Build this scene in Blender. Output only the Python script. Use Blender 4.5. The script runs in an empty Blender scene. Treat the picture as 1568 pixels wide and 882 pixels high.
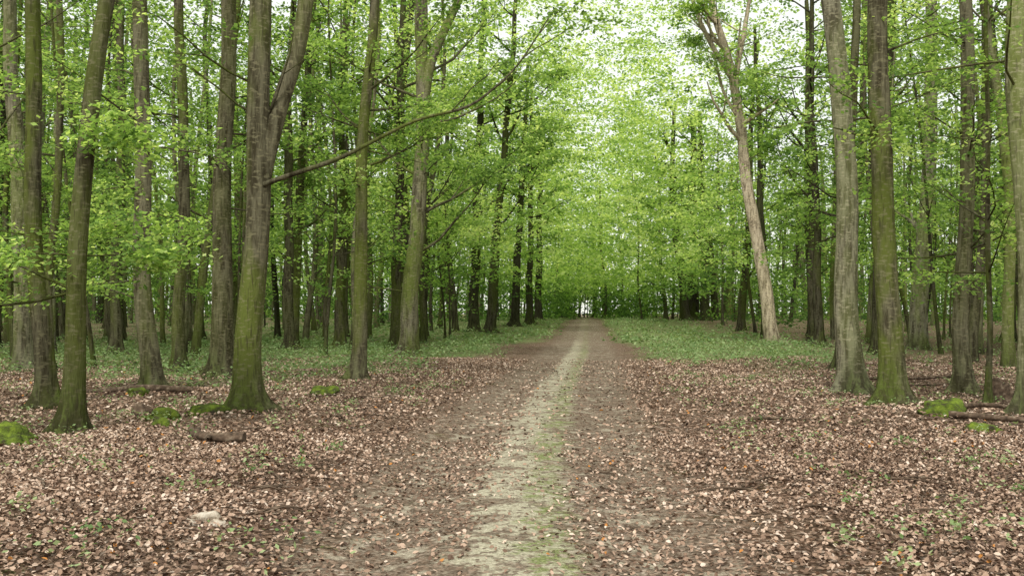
import bpy, math, numpy as np
from mathutils import Vector
rng=np.random.default_rng(7)
sc=bpy.context.scene
sc.view_settings.view_transform='Standard'
sc.view_settings.look='None'
sc.view_settings.exposure=0
# ---------------------------------------------------------------- terrain functions
_cy=np.arange(-80,700,0.5)
_cx=np.interp(_cy,[-80,0,6,11,20,39,70,143,250,700],[-.5,-.05,.03,.16,.85,2.6,5.0,10.6,17.5,46])
_k=np.exp(-0.5*(np.arange(-10,11)/4.0)**2);_k/=_k.sum()
_cx=np.convolve(np.pad(_cx,10,mode='edge'),_k,mode='valid')
def cen(y): return np.interp(y,_cy,_cx)
def sst(a,b,x):
    t=np.clip((np.asarray(x,float)-a)/(b-a),0,1); return t*t*(3-2*t)
def ground_z(x,y):
    x=np.asarray(x,float);y=np.asarray(y,float)
    l=x-cen(y);al=np.abs(l)
    z=.6*sst(60,115,y)
    z=z-.045*np.exp(-((al-.95)/.35)**2)+.02*np.exp(-(l/.4)**2)
    und=.05*np.sin(.55*x+.31*y)+.04*np.sin(1.3*x-.9*y+1.)+.03*np.sin(.23*x+.8*y+2.)+.015*np.sin(3.1*x+2.3*y)
    z=z+und*sst(1.6,5,al)+.05*sst(1.6,3.2,al)
    return z
def green(x,y):
    l=x-cen(y)
    wob=1.2*np.sin(.7*x+.3*y)+.8*np.sin(1.7*x-1.1*y)
    nar=sst(36,62,y)
    a=sst(20,30,y+1.8*wob)*sst(-3.1,-4.8,l-1.7*nar+.5*wob*(1-.6*nar))*(1-.6*sst(-16,-34,l))
    b=sst(26,37,y+1.8*wob)*sst(2.1,3.4,l+.7*nar+.35*wob*(1-.6*nar))*(1-.8*sst(8.5,13,l+.5*wob))
    return np.clip(a+b,0,1)*(.82+.18*np.sin(.9*x+.5*y)*np.sin(.45*y-.6*x))
# ---------------------------------------------------------------- mesh helpers
def build(name,V,F,mats,midx=None,attrs=None,smooth=False,parent=None,loc=None):
    me=bpy.data.meshes.new(name)
    V=np.asarray(V,np.float32)
    if loc is not None: V=V-np.asarray(loc,np.float32)
    Fs=[np.asarray(f,np.int32) for f in F if len(f)]
    nl=sum(f.size for f in Fs);nf=sum(len(f) for f in Fs)
    me.vertices.add(len(V));me.vertices.foreach_set('co',V.ravel())
    me.loops.add(nl);me.polygons.add(nf)
    li=np.concatenate([f.ravel() for f in Fs])
    tot=np.concatenate([np.full(len(f),f.shape[1],np.int32) for f in Fs])
    st=np.concatenate([[0],np.cumsum(tot)[:-1]]).astype(np.int32)
    me.loops.foreach_set('vertex_index',li)
    me.polygons.foreach_set('loop_start',st)
    for m in mats: me.materials.append(m)
    if midx is not None: me.polygons.foreach_set('material_index',np.asarray(midx,np.int32))
    if smooth is not False:
        s=np.ones(nf,bool) if smooth is True else np.asarray(smooth,bool)
        me.polygons.foreach_set('use_smooth',s)
    me.update(calc_edges=True)
    if attrs:
        for k,v in attrs.items():
            a=me.attributes.new(k,'FLOAT','POINT');a.data.foreach_set('value',np.asarray(v,np.float32))
    ob=bpy.data.objects.new(name,me);sc.collection.objects.link(ob)
    if loc is not None: ob.location=loc
    if parent: ob.parent=parent
    return ob
class Acc:
    def __init__(s): s.V=[];s.F=[];s.A=[];s.M=[];s.S=[];s.n=0
    def add(s,V,F,a,m=0,sm=True):
        V=np.asarray(V)
        s.V.append(V);s.F.append(np.asarray(F)+s.n)
        s.A.append(np.broadcast_to(np.asarray(a,float),(len(V),)).copy())
        s.M.append(np.full(len(F),m));s.S.append(np.full(len(F),sm));s.n+=len(V)
    def make(s,name,mats,**k):
        return build(name,np.concatenate(s.V),s.F,mats,np.concatenate(s.M),{'tone':np.concatenate(s.A)},np.concatenate(s.S),**k)
def nrm(a): return a/np.maximum(np.linalg.norm(a,axis=-1,keepdims=True),1e-9)
def tube(P,R,sides=8,flare=0.,wob=0.,ph=0.,z0=None):
    P=np.asarray(P,float);R=np.asarray(R,float);n=len(P)
    T=nrm(np.gradient(P,axis=0))
    m=np.abs(T.mean(0));ref=np.zeros(3);ref[np.argmin(m)]=1
    U=nrm(np.cross(T,ref));W=np.cross(T,U)
    th=np.linspace(0,2*np.pi,sides,endpoint=False)
    rr=R[:,None]*np.ones(sides)[None]
    if flare>0:
        z=(P[:,2]-(P[0,2] if z0 is None else z0))[:,None]
        lob=np.abs(np.sin(th*2.5+ph))**1.5*.8+.25*np.sin(th*3+ph*2)
        rr=rr*(1+flare*np.exp(-np.maximum(z,0)/.15)*(.25+1.15*lob)[None]+flare*.22*np.exp(-np.maximum(z,0)/.6)*(1+.6*lob[None]))
    if wob>0:
        z=P[:,2:3]
        rr=rr*(1+wob*np.sin(2*th+ph+z*.35)[None].reshape(n,sides)*.8+wob*.6*np.sin(3*th[None]-ph+z*.8)+wob*.5*np.sin(5*th[None]+z*1.7+ph)+wob*.4*np.sin(2*th[None]+z*3.1-ph))
    V=P[:,None]+rr[...,None]*(np.cos(th)[None,:,None]*U[:,None]+np.sin(th)[None,:,None]*W[:,None])
    V=V.reshape(-1,3)
    i=np.arange(n-1)[:,None]*sides;j=np.arange(sides)[None];j2=(j+1)%sides
    F=np.stack([i+j,i+j2,i+sides+j2,i+sides+j],-1).reshape(-1,4)
    return V,F
def leaves(C,N,L,ratio=.6,six=False,fold=.3):
    n=len(C);yaw=rng.uniform(0,2*np.pi,n)
    h=np.stack([np.cos(yaw),np.sin(yaw),np.zeros(n)],-1)
    N=nrm(N);a=nrm(h-(h*N).sum(-1,keepdims=True)*N);b=np.cross(N,a)
    L=np.broadcast_to(L,(n,))[:,None];W=L*ratio*.5
    if six:
        f=fold*W
        v=[C-a*L*.5, C-a*L*.12-b*W+N*f, C+a*L*.25-b*W*.8+N*f*.9, C+a*L*.5+N*f*.3, C+a*L*.25+b*W*.8+N*f*.9, C-a*L*.12+b*W+N*f]
        V=np.stack(v,1).reshape(-1,3);i=np.arange(n)[:,None]*6
        F=np.concatenate([i+np.array([0,1,2,3]),i+np.array([0,3,4,5])])
    else:
        v=[C-a*L*.5,C+a*L*.03-b*W,C+a*L*.5,C+a*L*.03+b*W]
        V=np.stack(v,1).reshape(-1,3);i=np.arange(n)[:,None]*4
        F=i+np.array([0,1,2,3])
    return V,F
def spray(C,R,n,L,tilt=.25,jit=.5,bias=0.):
    S=len(C);R=np.broadcast_to(R,(S,));L=np.broadcast_to(L,(S,))
    N=nrm(np.stack([rng.normal(0,tilt,S),rng.normal(0,tilt,S),np.ones(S)],-1))
    yaw=rng.uniform(0,2*np.pi,S)
    h=np.stack([np.cos(yaw),np.sin(yaw),np.zeros(S)],-1)
    a=nrm(h-(h*N).sum(-1,keepdims=True)*N);b=np.cross(N,a)
    u=rng.uniform(-1,1,(S,n));side=rng.uniform(-1,1,(S,n))
    tw=np.round(u*3.5)/3.5
    uu=tw+np.abs(side)*.35+rng.normal(0,.05,(S,n))
    vv=side*.7*(1.1-.6*np.abs(tw))
    w=rng.normal(0,.09,(S,n))-.18*(uu**2+vv**2)
    P=C[:,None]+R[:,None,None]*(uu[...,None]*a[:,None]+vv[...,None]*b[:,None]+w[...,None]*N[:,None])
    NN=N[:,None]+rng.normal(0,jit,(S,n,3))
    LL=L[:,None]*rng.uniform(.65,1.25,(S,n))
    V,F=leaves(P.reshape(-1,3),NN.reshape(-1,3),LL.ravel())
    big=.12*np.sin(.31*C[:,0]+.9)*np.sin(.23*C[:,1]+.4*C[:,2])
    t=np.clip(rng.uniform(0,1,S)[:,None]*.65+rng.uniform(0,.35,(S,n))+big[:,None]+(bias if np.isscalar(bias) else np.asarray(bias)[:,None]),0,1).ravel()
    return V,F,np.repeat(t,4)
# ---------------------------------------------------------------- materials
def mat(name):
    m=bpy.data.materials.new(name);m.use_nodes=True;nt=m.node_tree;nt.nodes.clear()
    return m,nt
class NB:
    def __init__(s,nt): s.nt=nt
    def n(s,t,**k):
        x=s.nt.nodes.new(t)
        for a,b in k.items(): setattr(x,a,b)
        return x
    def l(s,a,b): s.nt.links.new(a,b)
    def attr(s,name): return s.n('ShaderNodeAttribute',attribute_name=name).outputs['Fac']
    def pos(s,scale=(1,1,1)):
        g=s.n('ShaderNodeNewGeometry');m=s.n('ShaderNodeMapping');m.inputs['Scale'].default_value=scale
        s.l(g.outputs['Position'],m.inputs['Vector']);return m.outputs[0]
    def noise(s,vec,scale,detail=4,rough=.55):
        x=s.n('ShaderNodeTexNoise');x.inputs['Scale'].default_value=scale;x.inputs['Detail'].default_value=detail;x.inputs['Roughness'].default_value=rough
        s.l(vec,x.inputs['Vector']);return x.outputs['Fac']
    def ramp(s,fac,st):
        r=s.n('ShaderNodeValToRGB');e=r.color_ramp.elements
        while len(e)<len(st): e.new(.5)
        for q,(p,c) in zip(e,st):
            q.position=p;q.color=(c[0],c[1],c[2],1) if hasattr(c,'__len__') else (c,c,c,1)
        s.l(fac,r.inputs[0]);return r.outputs[0]
    def mix(s,f,a,b,bt='MIX'):
        x=s.n('ShaderNodeMix',data_type='RGBA',blend_type=bt)
        if hasattr(f,'links'): s.l(f,x.inputs[0])
        else: x.inputs[0].default_value=f
        for v,i in((a,6),(b,7)):
            if hasattr(v,'links'): s.l(v,x.inputs[i])
            else: x.inputs[i].default_value=(*v,1)
        return x.outputs[2]
    def math(s,op,a,b=0.,c=0.,clamp=False):
        x=s.n('ShaderNodeMath',operation=op,use_clamp=clamp)
        for i,v in enumerate((a,b,c)):
            if hasattr(v,'links'): s.l(v,x.inputs[i])
            else: x.inputs[i].default_value=v
        return x.outputs[0]
    def maprange(s,v,a,b,c=0.,d=1.):
        x=s.n('ShaderNodeMapRange',interpolation_type='SMOOTHSTEP')
        s.l(v,x.inputs[0])
        for i,q in enumerate((a,b,c,d)): x.inputs[i+1].default_value=q
        return x.outputs[0]
    def out(s,col,rough=.85,bump=None,bs=.3,bd=.02,spec=.25,diff=False):
        o=s.n('ShaderNodeOutputMaterial')
        if diff:
            p=s.n('ShaderNodeBsdfDiffuse');s.l(col,p.inputs['Color'])
        else:
            p=s.n('ShaderNodeBsdfPrincipled')
            s.l(col,p.inputs['Base Color']);p.inputs['Roughness'].default_value=rough;p.inputs['Specular IOR Level'].default_value=spec
        if bump is not None:
            b=s.n('ShaderNodeBump');b.inputs['Strength'].default_value=bs;b.inputs['Distance'].default_value=bd
            s.l(bump,b.inputs['Height']);s.l(b.outputs[0],p.inputs['Normal'])
        s.l(p.outputs[0],o.inputs[0])
def leaf_mat(name,stops,tr=1.5,mixf=.55):
    m,nt=mat(name);b=NB(nt)
    t=b.attr('tone');col=b.ramp(t,stops)
    d=b.n('ShaderNodeBsdfDiffuse');b.l(col,d.inputs[0])
    q=b.n('ShaderNodeBsdfTranslucent');c2=b.mix(1.,col,(tr*1.06,tr,tr*.62),'MULTIPLY');b.l(c2,q.inputs[0])
    a=b.n('ShaderNodeMixShader');a.inputs[0].default_value=mixf;b.l(d.outputs[0],a.inputs[1]);b.l(q.outputs[0],a.inputs[2])
    o=b.n('ShaderNodeOutputMaterial');b.l(a.outputs[0],o.inputs[0]);return m
LEAF=leaf_mat('beech_leaves',[(0,(.045,.09,.028)),(.3,(.105,.185,.052)),(.6,(.20,.33,.085)),(.85,(.34,.48,.15)),(1,(.50,.61,.27))],tr=1.8)  # palest stop paints canopy highlights into the leaf colour
HERB=leaf_mat('undergrowth_leaves',[(0,(.09,.15,.06)),(.5,(.20,.30,.12)),(1,(.38,.46,.24))],tr=1.2,mixf=.35)
# bark
BARK,nt=mat('beech_bark');b=NB(nt)
tone=b.attr('tone')
n1=b.noise(b.pos((5,5,.9)),1.6,4,.68);n2=b.noise(b.pos((1,1,.35)),1.3,3,.6);n3=b.noise(b.pos((1,1,3.)),9,2);n4=b.noise(b.pos((22,22,3)),1,3,.6)
n5=b.noise(b.pos((1,1,.1)),.45,1)
base=b.ramp(tone,[(0,(.038,.036,.024)),(.5,(.135,.125,.078)),(.8,(.27,.255,.18)),(1,(.50,.42,.31))])
dark=b.mix(1.,base,(.32,.30,.28),'MULTIPLY')
col=b.mix(b.maprange(n1,.36,.6),dark,base)
alg=b.mix(1.,base,(.80,1.06,.38),'MULTIPLY')
pale=b.math('MULTIPLY',b.maprange(tone,.85,.98,1,.1),b.maprange(n5,.4,.58,.25,1.))
col=b.mix(b.math('MULTIPLY',b.maprange(n2,.40,.56,0,.95),pale),col,alg)
col=b.mix(b.maprange(n3,.54,.64,0,.5),col,b.mix(1.,base,(1.65,1.65,1.55),'MULTIPLY'))
col=b.mix(b.maprange(n4,.54,.68,0,.6),col,dark)
g=b.n('ShaderNodeNewGeometry');sx=b.n('ShaderNodeSeparateXYZ');b.l(g.outputs['Position'],sx.inputs[0])
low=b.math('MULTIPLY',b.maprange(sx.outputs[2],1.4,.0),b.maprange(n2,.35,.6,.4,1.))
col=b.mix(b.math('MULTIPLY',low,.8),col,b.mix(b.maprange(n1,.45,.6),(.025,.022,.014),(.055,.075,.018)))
hh=b.math('ADD',b.math('MULTIPLY',n4,.6),n1)
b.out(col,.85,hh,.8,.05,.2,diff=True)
MOSS,nt=mat('moss');b=NB(nt);n=b.noise(b.pos(),9,5);n2=b.noise(b.pos(),60,3)
b.out(b.ramp(n,[(.34,(.035,.026,.016)),(.48,(.07,.10,.012)),(.7,(.16,.22,.022))]),.95,n2,.8,.03)
WOOD,nt=mat('dead_wood');b=NB(nt);n=b.noise(b.pos((1,1,1)),14,6)
b.out(b.ramp(n,[(.3,(.03,.02,.012)),(.55,(.11,.075,.05)),(.75,(.26,.21,.15))]),.9,n,.7,.02)
CHALK,nt=mat('chalk_stone');b=NB(nt);n=b.noise(b.pos(),16,6)
b.out(b.ramp(n,[(.35,(.16,.12,.08)),(.5,(.42,.36,.28)),(.8,(.6,.57,.5))]),.9,n,.9,.03)
LIT,nt=mat('fallen_beech_leaves');b=NB(nt)
t=b.attr('tone')
col=b.ramp(t,[(0,(.045,.028,.02)),(.25,(.145,.09,.06)),(.5,(.30,.20,.14)),(.75,(.46,.335,.25)),(.93,(.62,.51,.42)),(1,(.42,.18,.045))])
b.out(col,.7,None,spec=.25)
# ground
GR,nt=mat('leaf_litter_ground');b=NB(nt)
lat=b.attr('lat');gm=b.attr('green')
p=b.pos()
dist=b.n('ShaderNodeTexNoise');dist.inputs['Scale'].default_value=14;b.l(p,dist.inputs['Vector'])
pv=b.n('ShaderNodeVectorMath',operation='MULTIPLY_ADD');b.l(dist.outputs['Color'],pv.inputs[0]);pv.inputs[1].default_value=(.06,.06,.06);b.l(p,pv.inputs[2])
vo=b.n('ShaderNodeTexVoronoi');vo.inputs['Scale'].default_value=24;b.l(pv.outputs[0],vo.inputs['Vector'])
sv=b.n('ShaderNodeSeparateColor');b.l(vo.outputs['Color'],sv.inputs[0])
litc=b.ramp(sv.outputs[0],[(0,(.05,.032,.022)),(.3,(.14,.088,.06)),(.6,(.28,.185,.13)),(.85,(.43,.31,.23)),(1,(.60,.49,.40))])
edge=b.maprange(vo.outputs['Distance'],.35,.75)
litc=b.mix(b.math('MULTIPLY',edge,.7),litc,(.035,.024,.017))
big=b.noise(p,.55,3)
litc=b.mix(b.maprange(big,.4,.68,0,.4),litc,(.11,.085,.055))
fine=b.noise(p,6,4)
grc=b.ramp(fine,[(.3,(.06,.10,.03)),(.5,(.14,.21,.07)),(.7,(.26,.34,.14))])
litc=b.mix(b.math('MULTIPLY',gm,b.maprange(fine,.36,.55,.25,1.)),litc,grc)
w1=b.noise(p,1.4,4,.65);w2=b.noise(p,5.,4,.65);wf=b.noise(p,42,3,.7)
litc=b.mix(b.maprange(w1,.6,.72,0,.35),litc,(.11,.14,.035))
la=b.math('ABSOLUTE',lat)
lw=b.math('ADD',la,b.math('MULTIPLY',b.math('SUBTRACT',w1,.5),2.4))
trk=b.maprange(lw,2.0,1.1)
earth=b.ramp(wf,[(.3,(.085,.065,.048)),(.5,(.21,.165,.122)),(.72,(.40,.34,.265))])
half=b.mix(b.maprange(sv.outputs[1],.40,.5,0,.6),earth,litc)
col=b.mix(b.math('MULTIPLY',trk,.85),litc,half)
pp=b.math('MULTIPLY',b.maprange(w2,.50,.59),b.maprange(w1,.44,.54))
pp=b.math('MULTIPLY',pp,trk)
col=b.mix(b.math('MULTIPLY',pp,.85),col,b.ramp(wf,[(.3,(.27,.235,.17)),(.7,(.54,.49,.38))]))
w3=b.noise(p,2.3,4,.7)
sl=b.math('ADD',b.math('ADD',lat,.03),b.math('ADD',b.math('MULTIPLY',b.math('SUBTRACT',w2,.5),.9),b.math('MULTIPLY',b.math('SUBTRACT',w1,.5),.7)))
sm=b.maprange(b.math('ABSOLUTE',sl),.50,.30)
sm=b.math('MULTIPLY',sm,b.maprange(w3,.41,.50,.12,1.))
sm=b.math('MULTIPLY',sm,b.maprange(sv.outputs[2],.76,.82,1.,.2))
g2=b.n('ShaderNodeNewGeometry');sy=b.n('ShaderNodeSeparateXYZ');b.l(g2.outputs['Position'],sy.inputs[0])
sm=b.math('MULTIPLY',sm,b.maprange(sy.outputs[1],40,62,1.,.3))
stc=b.ramp(wf,[(.3,(.30,.275,.19)),(.5,(.47,.44,.32)),(.7,(.62,.59,.46))])
stg=b.ramp(wf,[(.3,(.10,.125,.04)),(.6,(.26,.30,.12))])
gs=b.math('MULTIPLY',b.maprange(sl,-.02,.25),b.maprange(w2,.42,.54,.3,1.))
stc=b.mix(gs,stc,stg)
col=b.mix(b.math('MULTIPLY',sm,.92),col,stc)
hgt=b.math('ADD',b.math('MULTIPLY',vo.outputs['Distance'],-.7),wf)
b.out(col,.9,hgt,.8,.05,.15,diff=True)
# ---------------------------------------------------------------- ground + path
def grid(latv,yv,name,mt,dz):
    Lg,Y=np.meshgrid(latv,yv);X=cen(Y)+Lg
    Z=ground_z(X,Y)+dz(Lg)
    V=np.stack([X,Y,Z],-1).reshape(-1,3);n=len(latv);m=len(yv)
    i=np.arange(m-1)[:,None]*n;j=np.arange(n-1)[None]
    F=np.stack([i+j,i+j+1,i+n+j+1,i+n+j],-1).reshape(-1,4)
    return build(name,V,[F],[mt],attrs={'lat':Lg.ravel(),'green':green(X,Y).ravel()},smooth=True)
yv=np.concatenate([np.arange(-40,3,2),np.arange(3,45,.22),np.arange(45,150,1.5),np.linspace(150,650,40)])
s=np.concatenate([[2.0],2.0+np.cumsum(np.concatenate([np.full(40,.25),np.full(30,1.),np.geomspace(3,60,16)]))])
latv=np.concatenate([-s[::-1],[-1.8,-1.2,0,1.2,1.8],s])
grid(latv,yv,'forest_ground',GR,lambda l:np.where(np.abs(l)<1.9,-.06,0.))
grid(np.linspace(-2.0,2.0,33),yv,'woodland_path',GR,lambda l:np.full_like(l,.004))
# ---------------------------------------------------------------- leaf litter
def litter(N,y0,y1,L,name_acc):
    y=np.sqrt(rng.uniform(y0**2,y1**2,N));x=rng.uniform(-.58,.58,N)*y+0*y
    l=x-cen(y);al=np.abs(l)
    pr=np.where(al<.35,.08,np.where(al<1.5,.20,np.where(al<2.4,.5,1.)))*(1-.7*green(x,y))
    cl=.5+.5*np.sin(2.1*x+1.3*y)*np.sin(1.7*y-.8*x)
    cl2=.5+.5*np.sin(.9*x-1.9*y+1)*np.sin(2.9*y+1.1*x)
    pr=pr*np.where(al<1.9,.2+1.2*cl,.45+.3*cl+.35*cl2)
    k=rng.uniform(0,1,N)<pr;x=x[k];y=y[k];n=len(x)
    z=ground_z(x,y)+.004+rng.uniform(.004,.04,n)*(np.abs(x-cen(y))>1.5)+.008
    C=np.stack([x,y,z],-1)
    Nn=np.stack([rng.normal(0,.65,n),rng.normal(0,.65,n),np.ones(n)],-1)
    V,F=leaves(C,Nn,L*rng.uniform(.5,1.35,n),.62,True,.0)
    f=rng.uniform(-.1,.9,n)
    V=V.reshape(n,6,3);W=(L*.3)*f[:,None]
    V[:,[1,2,4,5]]+=nrm(Nn)[:,None]*W[...,None]*.6
    mac=.10*np.sin(.6*x+.9*y)*np.sin(.8*y-.5*x+2)+.07*np.sin(2.3*x-1.7*y)*np.sin(1.9*x+2.7*y)
    t=np.clip(rng.beta(1.8,1.9,n)+mac,0,.95);t[rng.uniform(0,1,n)<.007]=1
    name_acc.add(V.reshape(-1,3),F,np.repeat(t,6),0,False)
A=Acc();litter(165000,3.5,13,.039,A);litter(160000,13,34,.056,A)
A.make('leaf_litter',[LIT])
# ---------------------------------------------------------------- undergrowth
def herbs(N,y0,y1,L,acc):
    y=rng.uniform(y0,y1,N);x=rng.uniform(-.62,.62,N)*y
    cl=.5+.5*np.sin(1.1*x+.6*y)*np.sin(.9*y-.7*x+1)
    k=rng.uniform(0,1,N)<green(x,y)*(.25+.75*cl);x=x[k];y=y[k];n=len(x)
    q=7
    P=np.stack([x,y,ground_z(x,y)],-1)[:,None]+np.stack([rng.normal(0,.15,(n,q)),rng.normal(0,.15,(n,q)),rng.uniform(.03,.28,(n,q))*(.4+1.1*rng.uniform(0,1,(n,1)))],-1)
    V,F=leaves(P.reshape(-1,3),rng.normal(0,.5,(n*q,3))+np.array([0,0,1.]),L*rng.uniform(.6,1.3,n*q),.6)
    acc.add(V,F,np.repeat(np.clip(rng.uniform(0,.6,(n,1))+rng.uniform(0,.4,(n,q)),0,1).ravel(),4),0,False)
A=Acc();herbs(18000,20,48,.10,A);herbs(13000,45,130,.2,A)
A.make('woodland_undergrowth',[HERB])
A=Acc()
sp=[(-3.65,7.5),(-1.95,6.9),(-1.6,7.1),(-2.7,10.7),(-2.2,10.9),(2.3,6.9),(3.2,7.2),(3.0,7.1),(3.5,12.),(-4.9,9.5),(-1.5,6.3),(-3.2,6.4),(3.6,7.4),(4.6,9.1),(4.4,11.5)]
for i in range(480):
    y=math.sqrt(rng.uniform(36,650));x=rng.uniform(-.55,.55)*y
    if abs(x-cen(y))>2.1: sp.append((x,y))
for x,y in sp:
    n=int(rng.integers(6,38));r=rng.uniform(.04,.22)
    P=np.array([x,y,float(ground_z(x,y))])+np.stack([rng.normal(0,r,n),rng.normal(0,r,n),rng.uniform(.03,.15,n)],-1)
    V,F=leaves(P,rng.normal(0,.5,(n,3))+np.array([0,0,1.]),rng.uniform(.03,.06,n),.6)
    A.add(V,F,rng.uniform(.2,1),0,False)
A.make('woodland_seedlings',[HERB])
# ---------------------------------------------------------------- trees
def smooth_path(pts,step=.4):
    pts=np.asarray(pts,float)
    d=np.concatenate([[0],np.cumsum(np.linalg.norm(np.diff(pts,axis=0),axis=1))])
    n=max(4,int(d[-1]/step));t=np.linspace(0,d[-1],n)
    Q=np.stack([np.interp(t,d,pts[:,k]) for k in range(3)],-1)
    for _ in range(max(2,int(.8/step))):
        Q[1:-1]=.25*Q[:-2]+.5*Q[1:-1]+.25*Q[2:]
    return Q
def limb(acc,P0,az,el,length,r0,tone,sides=6,curl=.5,kids=2,ends=None,depth=0):
    n=max(5,int(length/.45));s=length/n
    P=[np.array(P0,float)];e=el;a=az
    for i in range(n):
        e+=curl*s/length*rng.uniform(.2,1.)+rng.normal(0,.09);a+=rng.normal(0,.15)
        e=min(e,1.45)
        P.append(P[-1]+s*np.array([math.cos(e)*math.cos(a),math.cos(e)*math.sin(a),math.sin(e)]))
    P=np.array(P);R=np.linspace(r0,r0*.25,len(P))
    V,F=tube(P,R,sides);acc.add(V,F,tone)
    if ends is not None: ends.append(P[-1]);ends.append(P[int(len(P)*.65)])
    if depth<2:
        for k in range(kids):
            i=int(rng.uniform(.3,.85)*len(P))
            limb(acc,P[i],a+rng.choice([-1,1])*rng.uniform(.4,1.),e*.6,length*rng.uniform(.35,.6),R[i]*.6,tone,max(4,sides-1),curl*.7,max(0,kids-1),ends,depth+1)
    return P
TREES=[]
def stem(acc,x,y,r,prof,tone,top,sides,ph):
    z0=float(ground_z(x,y))
    pr=[(0,-.15)]+list(prof)
    if prof[-1][1]<top:
        a,bq=(prof[-2] if len(prof)>1 else (0,0)),prof[-1]
        sl=(bq[0]-a[0])/max(bq[1]-a[1],.1)*.6
        pr.append((bq[0]+sl*(top-bq[1]),top))
    zz=np.concatenate([np.array([-.15,0,.04,.1,.18,.28,.4,.55,.75,1.0]),np.arange(1.35,top,.45)])
    px=np.array([q[0] for q in pr]);pz=np.array([q[1] for q in pr])
    xx=np.interp(zz,pz,px)
    for _ in range(4): xx[1:-1]=.25*xx[:-2]+.5*xx[1:-1]+.25*xx[2:]
    xx=xx+.035*np.sin(zz*.7+ph)*np.clip(zz,0,1.5)+.02*np.sin(zz*1.6+ph*2)*np.clip(zz,0,1)
    yy=.04*np.sin(zz*.55+ph*3)*np.clip(zz,0,2)
    P=np.stack([x+xx,y+yy,z0+zz],-1)
    R=r*.9*(1-.75*np.clip(zz,0,top)/top)**.8 
    R=np.maximum(R,r*.12)
    V,F=tube(P,R,sides,1.2,.045,ph,z0)
    acc.add(V,F,tone);return P,R
def hero(x,y,r,prof,tone,top=19,lows=4,lowz=(1.8,8),extra=None,crown=True,name='beech_tree',leafL=None,side=None):
    if leafL is None: leafL=.06+.002*y
    acc=Acc();ph=rng.uniform(0,6)
    P,R=stem(acc,x,y,r,prof,tone,top,30,ph)
    ends=[]
    if extra: extra(acc,P,R,tone,ends)
    hi=[]
    if crown:
        for i in range(9):
            z=rng.uniform(max(.45*top,1.6+.33*y if y<40 else 6),top*.97)
            k=int(np.argmin(abs(P[:,2]-z)))
            limb(acc,P[k],rng.uniform(0,6.28),rng.uniform(.2,.9),rng.uniform(1.8,4.2),R[k]*.5,tone,6,.5,1,hi)
    low=[]
    for i in range(lows):
        z=rng.uniform(*lowz);k=int(np.argmin(abs(P[:,2]-z)))
        limb(acc,P[k],rng.uniform(0,6.28),rng.uniform(-.15,.5),rng.uniform(.7,2.2)*(1+y*.012),min(.018,R[k]*.3)*(1+y*.02),tone*.6,5,.15,1,low)
    for az,z,L in (side or []):
        k=int(np.argmin(abs(P[:,2]-z)));limb(acc,P[k],az,.05,L,.014,tone*.6,5,.05,3,low)
    if hi:
        C=np.array(hi)+rng.normal(0,.35,(len(hi),3))
        V,F,t=spray(C,rng.uniform(.5,1.0,len(C)),20,.15 if y<40 else .1+.003*y);acc.add(V,F,t,1,False)
    lw=low+ends
    if lw:
        C=np.array(lw);C=np.concatenate([C,C+rng.normal(0,.3,C.shape)*[1,1,.5]])
        V,F,t=spray(C,rng.uniform(.25,.5,len(C))*(1+y*.012),30,leafL,bias=.02);acc.add(V,F,t,1,False)
    TREES.append((x,y))
    return acc.make(name,[BARK,LEAF],loc=(x,y,float(ground_z(x,y))))
def forkF(acc,P,R,tone,ends):
    x,y=-4.03,15.2
    Q=smooth_path([(x+.10,y,2.9),(x+.17,y-.02,3.5),(x+.32,y-.04,4.2),(x+.52,y-.02,5.0),(x+.75,y,5.6),(x+.86,y,6.4),(x+.98,y+.1,8),(x+1.5,y+.3,12),(x+1.9,y+.4,16)],.25)
    V,F=tube(Q,np.linspace(.145,.05,len(Q)),16,0,.04,1.);acc.add(V,F,tone)
    Q=smooth_path([(x+.1,y-.05,3.5),(x+.45,y-.3,3.6),(x+.9,y-.4,3.72),(x+1.5,y-.4,3.92),(x+2.0,y-.3,4.22),(x+2.6,y-.2,4.55),(x+3.4,y,4.75),(x+4.1,y+.2,5.4),(x+4.6,y+.2,6.2)],.12)
    V,F=tube(Q,np.linspace(.042,.010,len(Q)),8);acc.add(V,F,tone*.6)
    for i,f in enumerate((.45,.6,.72,.85,.93)):
        k=int(f*len(Q));limb(acc,Q[k],.2+(-1)**i*.7,.5,rng.uniform(.7,1.5),.012,tone*.6,5,.3,1,ends if f>.7 else None)
    for i in range(2):
        limb(acc,(x+.15,y,4.4+i*.5),-.6+i*2.6,.8,1.6,.03,tone*.6,5,.4,1,None)
def forkH(acc,P,R,tone,ends):
    x,y=-3.63,34.8
    for pts,r in (([(.5,8.8),(.75,10.4),(1.3,11.6),(1.8,12.6),(2.6,15),(3,18)],.2),([(.5,9.2),(.35,11),(.3,12.8),(0,16)],.16)):
        Q=smooth_path([(x+a,y-.1,z) for a,z in pts],.4);V,F=tube(Q,np.linspace(r,.05,len(Q)),10);acc.add(V,F,tone)
    for az,z,L in ((2.7,6.5,4),(.4,5.2,4.5),(.2,8,4),(3.,9,4),(0.1,3.6,3.5),(.6,10,4)):
        k=int(np.argmin(abs(P[:,2]-z)));limb(acc,P[k],az,.35,L,.06,tone*.6,6,.9,3,ends)
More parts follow.
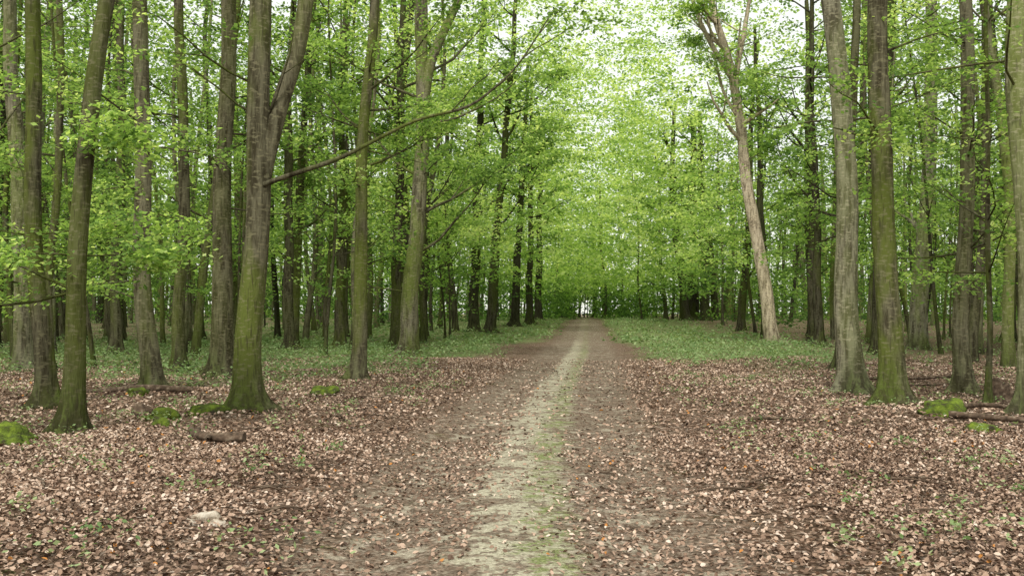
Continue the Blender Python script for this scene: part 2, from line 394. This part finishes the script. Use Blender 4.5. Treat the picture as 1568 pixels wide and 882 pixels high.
def forkT(acc,P,R,tone,ends):
    x,y=12.8,48.8
    for pts,r in (([(-1.8,12),(-1.75,13.6),(-1.4,15.2),(-1.1,17),(-.6,20)],.16),([(-2.05,13.2),(-2.9,14.6),(-3.6,16),(-4.2,18),(-4.5,20)],.15),([(-1.6,11),(-2.4,12.3),(-2.8,14),(-3.2,16.5)],.08)):
        Q=smooth_path([(x+a,y-.1,z) for a,z in pts],.4);V,F=tube(Q,np.linspace(r,.05,len(Q)),10);acc.add(V,F,tone)
        for k in (.4,.6,.8,.97):
            limb(acc,Q[int(k*len(Q))],rng.uniform(0,6.28),.4,rng.uniform(1.5,3),.04,tone,5,.5,2,ends)
def arm(*L):
    def f(acc,P,R,tone,ends):
        for az,z,ln in L:
            k=int(np.argmin(abs(P[:,2]-z)));limb(acc,P[k],az,.4,ln,R[k]*.3,tone*.7,6,.9,3,ends)
    return f
hero(-7.35,15.8,.16,[(0,0),(-.16,2.9),(-.31,5.0),(-.39,6.6)],.32,lows=4,side=[(3.3,2.8,1.6),(-.2,2.7,1.6),(3.,5.,1.4)])
hero(-5.57,12.6,.135,[(0,0),(.07,2.25),(.21,3.9),(.37,4.9),(.51,5.6)],.36,lows=2,lowz=(2.,3.4),side=[(3.3,2.5,1.3),(.2,2.3,1.1),(-.3,3.9,.8)])
hero(-7.18,20,.21,[(0,0),(-.16,2.),(-.33,5.2),(-.42,7.9)],.54,lows=8)
hero(-8.85,26.5,.19,[(0,0),(.05,5),(0,10)],.42,lows=9)
hero(-6.96,23.9,.28,[(0,0),(.02,4),(.08,9)],.5,lows=8)
hero(-4.03,15.2,.22,[(0,0),(.08,2.4),(.13,3.6),(.13,5.4),(.16,6.4)],.52,lows=2,lowz=(4,7),extra=forkF)
hero(-3.59,23.2,.175,[(0,0),(.1,4.3),(.33,8.9)],.48,lows=7,lowz=(4,9),extra=arm((.5,5,2.4),(2.4,6,2.),(-.2,7,2.5)))
hero(-3.63,34.8,.36,[(0,0),(.34,5.6),(.55,9.6),(.45,13)],.58,lows=5,extra=forkH)
hero(-5.0,42.8,.27,[(0,0),(.28,15)],.2,lows=9,lowz=(4,13),extra=arm((.2,8,4),(2.8,9,4),(.1,5,4)))
hero(-9.1,41,.25,[(0,0),(-.2,6),(0,14)],.35,lows=12,lowz=(3,13),extra=arm((.4,8,3),(2.8,6,3)))
hero(-7.36,42.8,.24,[(0,0),(.1,14)],.28,lows=12,lowz=(3,13),extra=arm((.4,8,3),(2.8,6,3)))
hero(-2.95,76,.46,[(0,0),(.3,10),(.7,25)],.08,top=26,lows=16,lowz=(6,22),extra=arm((.3,12,6),(.1,16,6),(-.3,9,6),(2.8,14,5)))
hero(-1.6,72,.40,[(0,0),(.7,10),(1.2,14.7),(1.9,24)],.08,top=26,lows=16,lowz=(6,22),extra=arm((.3,11,6),(.1,16,6),(-.3,8,6)))
hero(-5.1,58,.25,[(0,0),(.3,18)],.15,lows=14,lowz=(4,17),extra=arm((.4,9,4),(-.2,12,5)))
hero(-12.9,26.5,.27,[(0,0),(-.3,5),(-.6,10)],.64,lows=9)
hero(-11.6,25.,.12,[(0,0),(.1,5),(.2,10)],.4,lows=9)
hero(-14.3,36,.22,[(0,0),(.1,12)],.4,lows=9)
hero(3.1,118,.5,[(0,0),(.2,15)],.03,top=24,lows=10,lowz=(6,20))
hero(1.7,98,.4,[(0,0),(.2,15)],.05,top=24,lows=10,lowz=(6,20))
hero(.2,88,.42,[(0,0),(.6,12),(1.2,22)],.06,top=24,lows=10,lowz=(6,20))
hero(12.8,48.8,.38,[(0,0),(-.64,4.1),(-1.1,7.3),(-1.5,10.5),(-2.1,13.7),(-2.9,16.9)],.97,top=21,lows=7,lowz=(8,16),extra=forkT)
hero(6.73,19.7,.27,[(0,0),(-.1,3.9),(-.2,5.8),(-.42,7.8)],.74,lows=3,lowz=(5,8))
hero(6.33,16.6,.215,[(0,0),(-.16,3.5),(-.16,6.8)],.46,lows=3,lowz=(4,7))
hero(8.7,19.2,.175,[(0,0),(.05,4),(.09,7.6)],.54,lows=13,lowz=(1.6,7.5))
hero(8.1,17.,.055,[(0,0),(.05,3),(.1,7)],.3,top=11,lows=8,lowz=(1.8,6.5))
hero(7.78,15.,.19,[(0,0),(-.02,3),(-.06,6.4)],.68,lows=4,lowz=(3,6.5))
hero(14.5,47,.24,[(0,0),(-.3,15)],.15,lows=10,lowz=(4,15),extra=arm((2.8,7,4),(2.5,11,4)))
hero(8.75,26.5,.17,[(0,0),(.2,5),(.45,10)],.35,lows=8,lowz=(3,9),extra=arm((.5,6,2.5),(-.2,7,2.5)))
hero(16.7,55,.3,[(0,0),(-.3,17)],.25,lows=10,lowz=(4,16))
hero(15.3,60,.28,[(0,0),(-.5,17)],.1,lows=10,lowz=(4,16))
hero(19.6,112,.6,[(0,0),(-.8,8),(-1.6,14),(-1.4,20)],.05,top=24,lows=10,lowz=(5,18))
hero(20.9,115,.75,[(0,0),(.1,20)],.08,top=24,lows=10,lowz=(5,18))
hero(22.0,113,.65,[(0,0),(-.6,20)],.05,top=24,lows=10,lowz=(5,18))
# random forest behind
T=Acc();sprC=[]
pts=list(TREES)
cnt=0;tries=0
while cnt<680 and tries<60000:
    tries+=1
    if cnt<110: y=rng.uniform(22,62);x=rng.uniform(-.62,.64)*y
    else: y=math.sqrt(rng.uniform(30**2,215**2));x=rng.uniform(-.70,.72)*y
    l=x-float(cen(y))
    cw=sst(105,150,y)
    if -7.6+4.6*cw<l<11.5-8.3*cw and y<192: continue
    if y<34 and (abs(x)<9.5): continue
    if y<60 and -8<l<0: continue
    dm=1.3 if y<80 else 2.2
    if any((x-a)**2+(y-c)**2<dm*dm for a,c in pts): continue
    pts.append((x,y));cnt+=1
    r=rng.choice([.06,.10,.15,.2,.26,.34],p=[.26,.24,.2,.14,.09,.07])*(1+y*.003)
    top=min(27,9+r*50+rng.uniform(0,5)+y*.03);tone=float(np.clip(rng.normal(.36,.18),.03,.78))
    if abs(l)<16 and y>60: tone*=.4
    ph=rng.uniform(0,6);lean=rng.normal(0,.05);lean2=rng.normal(0,.05)
    z0=float(ground_z(x,y))
    zz=np.array([-.1,.1,.35,.9,2,3.5,5,7,9.5,12,15,18,22,27]);zz=zz[zz<top]
    bend=rng.uniform(.05,.35)
    P=np.stack([x+lean*zz+bend*np.sin(zz*.35+ph)*np.clip(zz/4,0,1),y+lean2*zz,z0+zz],-1)
    R=r*(1-.7*np.clip(zz,0,None)/top)*(1+.7*np.exp(-np.maximum(zz,0)/.25))
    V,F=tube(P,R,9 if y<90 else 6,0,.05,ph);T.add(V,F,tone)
    ends=[]
    for q in range(7 if y<110 else 3):
        z=rng.uniform(3,top*.9);k=int(np.argmin(abs(zz-z)))
        L=rng.uniform(1.5,4.)
        limb(T,P[k],rng.uniform(0,6.28),rng.uniform(.1,.9),L,max(.02,R[k]*.32),tone,4,.6,1 if y<90 else 0,ends)
    for e in ends: sprC.append(e+rng.normal(0,.2,3));
    for q in range(9):
        z=top*rng.uniform(0.06,1.05)**.72
        if z<2 or z>1.6+.36*y+3: continue
        w=1.2+2.6*math.sin(min(1,z/top)*2.4)
        a=rng.uniform(0,6.28);rr=w*math.sqrt(rng.uniform(.05,1))
        sprC.append(np.array([x+rr*math.cos(a),y+rr*math.sin(a),z0+z]))
T.make('distant_beech_trunks',[BARK])
C=np.array(sprC)
def arch(N,y0,y1,l0,l1,z0,z1,pw=1.):
    y=rng.uniform(y0,y1,N);l=l0+(l1-l0)*rng.uniform(0,1,N)**pw;z=rng.uniform(z0,z1,N)
    return np.stack([cen(y)+l,y,z],-1)
N=18000
y=30+180*rng.uniform(0,1,N)**.8
x=rng.uniform(-.66,.66,N)*y
z=1.6+rng.uniform(-.008,.37,N)*y+rng.uniform(.0,1.8,N)
l=x-cen(y);cw=sst(100,150,y)
ok=((l<-7+4.5*cw)|(l>10-7*cw)|(y>188))&(z<27)&(z>.9)
cl=np.sin(.45*x+.2*y)*np.sin(.37*y-.3*x+.6*z)+.7*np.sin(1.1*x+.9*z)*np.sin(.8*y+.7*z)
ok&=rng.uniform(0,1,N)<np.clip(.52+.62*cl,.04,1)
ok&=rng.uniform(0,1,N)<np.where(z<3.2,.5,1)
mass=np.stack([x,y,z],-1)[ok]
N=3800
y=rng.uniform(190,250,N);x=rng.uniform(-.68,.68,N)*y;z=.8+33*rng.uniform(0,1,N)**1.35
k=~((np.abs(x-cen(y))<1.3)&(z<3.6))
belt=np.stack([x,y,z],-1)[k]
N=2600
y=rng.uniform(70,190,N);x=rng.uniform(-.62,.62,N)*y;z=.8+rng.uniform(0,1,N)**1.3*5
l=x-cen(y);cw=sst(100,150,y);k=(l<-9+6.3*cw)|(l>12.5-9.4*cw)
under=np.stack([x,y,z],-1)[k]
arc=np.concatenate([arch(700,45,125,-9.5,-1.,7,25,1.6),arch(650,60,135,13,3.,8,26,1.4),
    arch(220,45,120,-9,-4.5,3,9),arch(300,60,135,12,6.5,3.5,11),
    arch(900,125,190,-8,10,7,30),arch(330,130,205,-9,-1.6,1,9),arch(330,130,205,1.8,11,1,9),arch(650,85,150,-6,10,12,38),
    arch(260,60,100,-4,8,14,24),arch(260,130,230,-3.5,3.5,4.5,15)])
C=np.concatenate([C,arc,mass,belt,under])
d=C[:,1];l=C[:,0]-cen(d)
bias=np.where(np.abs(l-1)<11,.30,0.)*sst(3,7,C[:,2])-.28*(1-sst(2.5,7,C[:,2]))*sst(45,80,d)-.05  # light over path, shade low in the far wood, put into leaf tone
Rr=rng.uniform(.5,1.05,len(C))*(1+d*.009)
Ls=.075+.0028*d
FA=Acc()
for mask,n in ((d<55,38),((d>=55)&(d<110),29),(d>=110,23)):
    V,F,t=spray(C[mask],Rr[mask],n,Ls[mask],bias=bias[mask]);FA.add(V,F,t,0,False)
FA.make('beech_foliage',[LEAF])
# ---------------------------------------------------------------- small things
def lump(name,x,y,sx,sy,sz,m,seed):
    r2=np.random.default_rng(seed);nu,nv=26,16
    th=np.linspace(0,2*np.pi,nu,endpoint=False);ph=np.linspace(.02,np.pi*.62,nv)
    Pm,Tm=np.meshgrid(ph,th,indexing='ij')
    D=np.stack([np.sin(Pm)*np.cos(Tm),np.sin(Pm)*np.sin(Tm),np.cos(Pm)],-1)
    w=np.ones_like(Pm)
    for i in range(9):
        k=r2.normal(0,2.2+i*.6,3);w+=(.13/(1+i*.25))*np.sin(D@k+r2.uniform(0,6))
    V=D*w[...,None]*np.array([sx,sy,sz]);V[...,2]-=sz*.02
    V=V.reshape(-1,3)+[x,y,float(ground_z(x,y))]
    i=np.arange(nv-1)[:,None]*nu;j=np.arange(nu)[None];j2=(j+1)%nu
    F=np.stack([i+nu+j,i+nu+j2,i+j2,i+j],-1).reshape(-1,4)
    return build(name,V,[F,np.arange(nu)[None]],[m],smooth=True,loc=(x,y,float(ground_z(x,y))))
lump('mossy_stump',-5.95,11.8,.34,.25,.22,MOSS,1)
lump('mossy_stump',-5.75,11.4,.22,.2,.12,MOSS,2)
lump('mossy_stone',-4.9,14.0,.24,.2,.15,MOSS,3)
lump('mossy_stone',-4.45,14.6,.3,.2,.16,MOSS,4)
lump('mossy_stone',-4.65,13.2,.13,.12,.13,MOSS,5)
lump('mossy_stump',-3.75,19.8,.28,.22,.18,MOSS,6)
lump('mossy_stump',6.15,14.2,.3,.24,.22,MOSS,7)
lump('mossy_stone',6.0,12.8,.22,.2,.1,MOSS,8)
lump('rotten_stump',-5.6,15.0,.15,.14,.16,WOOD,9)
lump('mossy_stone',-6.5,17.4,.2,.18,.13,MOSS,10)
lump('rotten_stump',8.75,17.9,.2,.18,.36,WOOD,11)
lump('chalk_stone',-2.31,7.6,.10,.08,.08,CHALK,12)
lump('chalk_stone',-2.19,7.52,.06,.05,.05,CHALK,13)
lump('chalk_stone',-2.40,7.5,.05,.04,.045,CHALK,14)
def acc_make2(acc,name,m):
    F=acc.F;V=np.concatenate(acc.V)
    return build(name,V,F,[m],None,{'tone':np.concatenate(acc.A)},True)
def stick(name,pts,r0,r1,m=WOOD,sub=2):
    acc=Acc();pts=[(x,y,float(ground_z(x,y))+z) for x,y,z in pts]
    Q=smooth_path(pts,.08);V,F=tube(Q,np.linspace(r0,r1,len(Q)),8,0,.12,rng.uniform(0,5));acc.add(V,F,.3)
    acc.add(V[:8],[[7,6,5,4,3,2,1,0]],.3);acc.add(V[-8:],[[0,1,2,3,4,5,6,7]],.3)
    for i in range(sub):
        k=int(rng.uniform(.3,.8)*len(Q));limb(acc,Q[k],rng.uniform(0,6.28),.15,rng.uniform(.15,.4),r1*.8,.3,5,.1,0)
    return acc_make2(acc,name,m)
stick('fallen_log',[(-4.15,12.9,.05),(-3.9,12.3,.08),(-3.6,12.0,.08),(-3.2,11.95,.1)],.035,.065)
stick('fallen_branch',[(-8.4,19,.04),(-7.6,18.4,.05),(-6.6,17.9,.1),(-5.9,18.4,.06)],.05,.07)
stick('fallen_branch',[(1.95,8.9,.02),(2.25,9.3,.05),(2.65,9.7,.04)],.016,.007)
stick('fallen_branch',[(3.4,14.4,.04),(3.7,14.2,.07),(4.1,14.0,.03)],.03,.015)
stick('fallen_branch',[(6.1,13.9,.05),(6.6,13.3,.09),(7.4,13.2,.08)],.05,.03)
stick('fallen_branch',[(6.4,14.8,.05),(7.2,15.3,.12),(8.2,15.2,.1)],.045,.02)
stick('fallen_branch',[(.75,10.3,.01),(1.05,10.2,.02)],.012,.006,sub=1)
stick('fallen_branch',[(6.2,21.5,.03),(7.4,20.8,.06),(9.6,21.2,.05)],.035,.02)
stick('fallen_branch',[(7.4,24,.03),(9.4,23.3,.08),(12,24.2,.05)],.04,.02)
TW=Acc()
for i in range(190):
    y=math.sqrt(rng.uniform(30,500));x=rng.uniform(-.55,.55)*y
    if abs(x-cen(y))<1.9: continue
    a=rng.uniform(0,6.28);L=rng.uniform(.15,.8)
    Q=np.array([[x+math.cos(a)*L*t,y+math.sin(a)*L*t+.05*math.sin(5*t),0.03+.04*math.sin(3*t)] for t in np.linspace(0,1,6)])
    Q[:,2]+=ground_z(Q[:,0],Q[:,1])
    V,F=tube(Q,np.linspace(.012,.004,6),5);TW.add(V,F,.3)
acc_make2(TW,'fallen_twigs',WOOD)
# ---------------------------------------------------------------- world, sun, camera
w=bpy.data.worlds.new("World");sc.world=w;w.use_nodes=True;nt=w.node_tree
bg=nt.nodes['Background'];sky=nt.nodes.new('ShaderNodeTexSky');sky.sky_type='NISHITA';sky.sun_disc=False
EL=52;AZ=-18
sky.sun_elevation=math.radians(EL);sky.sun_rotation=math.radians(180-AZ);sky.air_density=1.;sky.dust_density=2.;sky.ozone_density=1.
mx=nt.nodes.new('ShaderNodeMix');mx.data_type='RGBA';mx.inputs[0].default_value=.72
nt.links.new(sky.outputs[0],mx.inputs[6]);mx.inputs[7].default_value=(9.2,9.2,8.1,1)
nt.links.new(mx.outputs[2],bg.inputs[0]);bg.inputs[1].default_value=.15
su=bpy.data.lights.new('sun','SUN');su.energy=3.5;su.angle=math.radians(12);su.color=(1,.96,.89)
so=bpy.data.objects.new('sun',su);sc.collection.objects.link(so);so.rotation_euler=(math.radians(90-EL),0,math.radians(AZ));so.location=(0,-10,40)
cd=bpy.data.cameras.new('camera');cd.lens=35;cd.sensor_width=36;cd.clip_end=2000;cd.clip_start=.1
co=bpy.data.objects.new('camera',cd);sc.collection.objects.link(co);co.location=(0,0,1.6+float(ground_z(0,0)));co.rotation_euler=(math.radians(91.4),0,0)
sc.camera=co
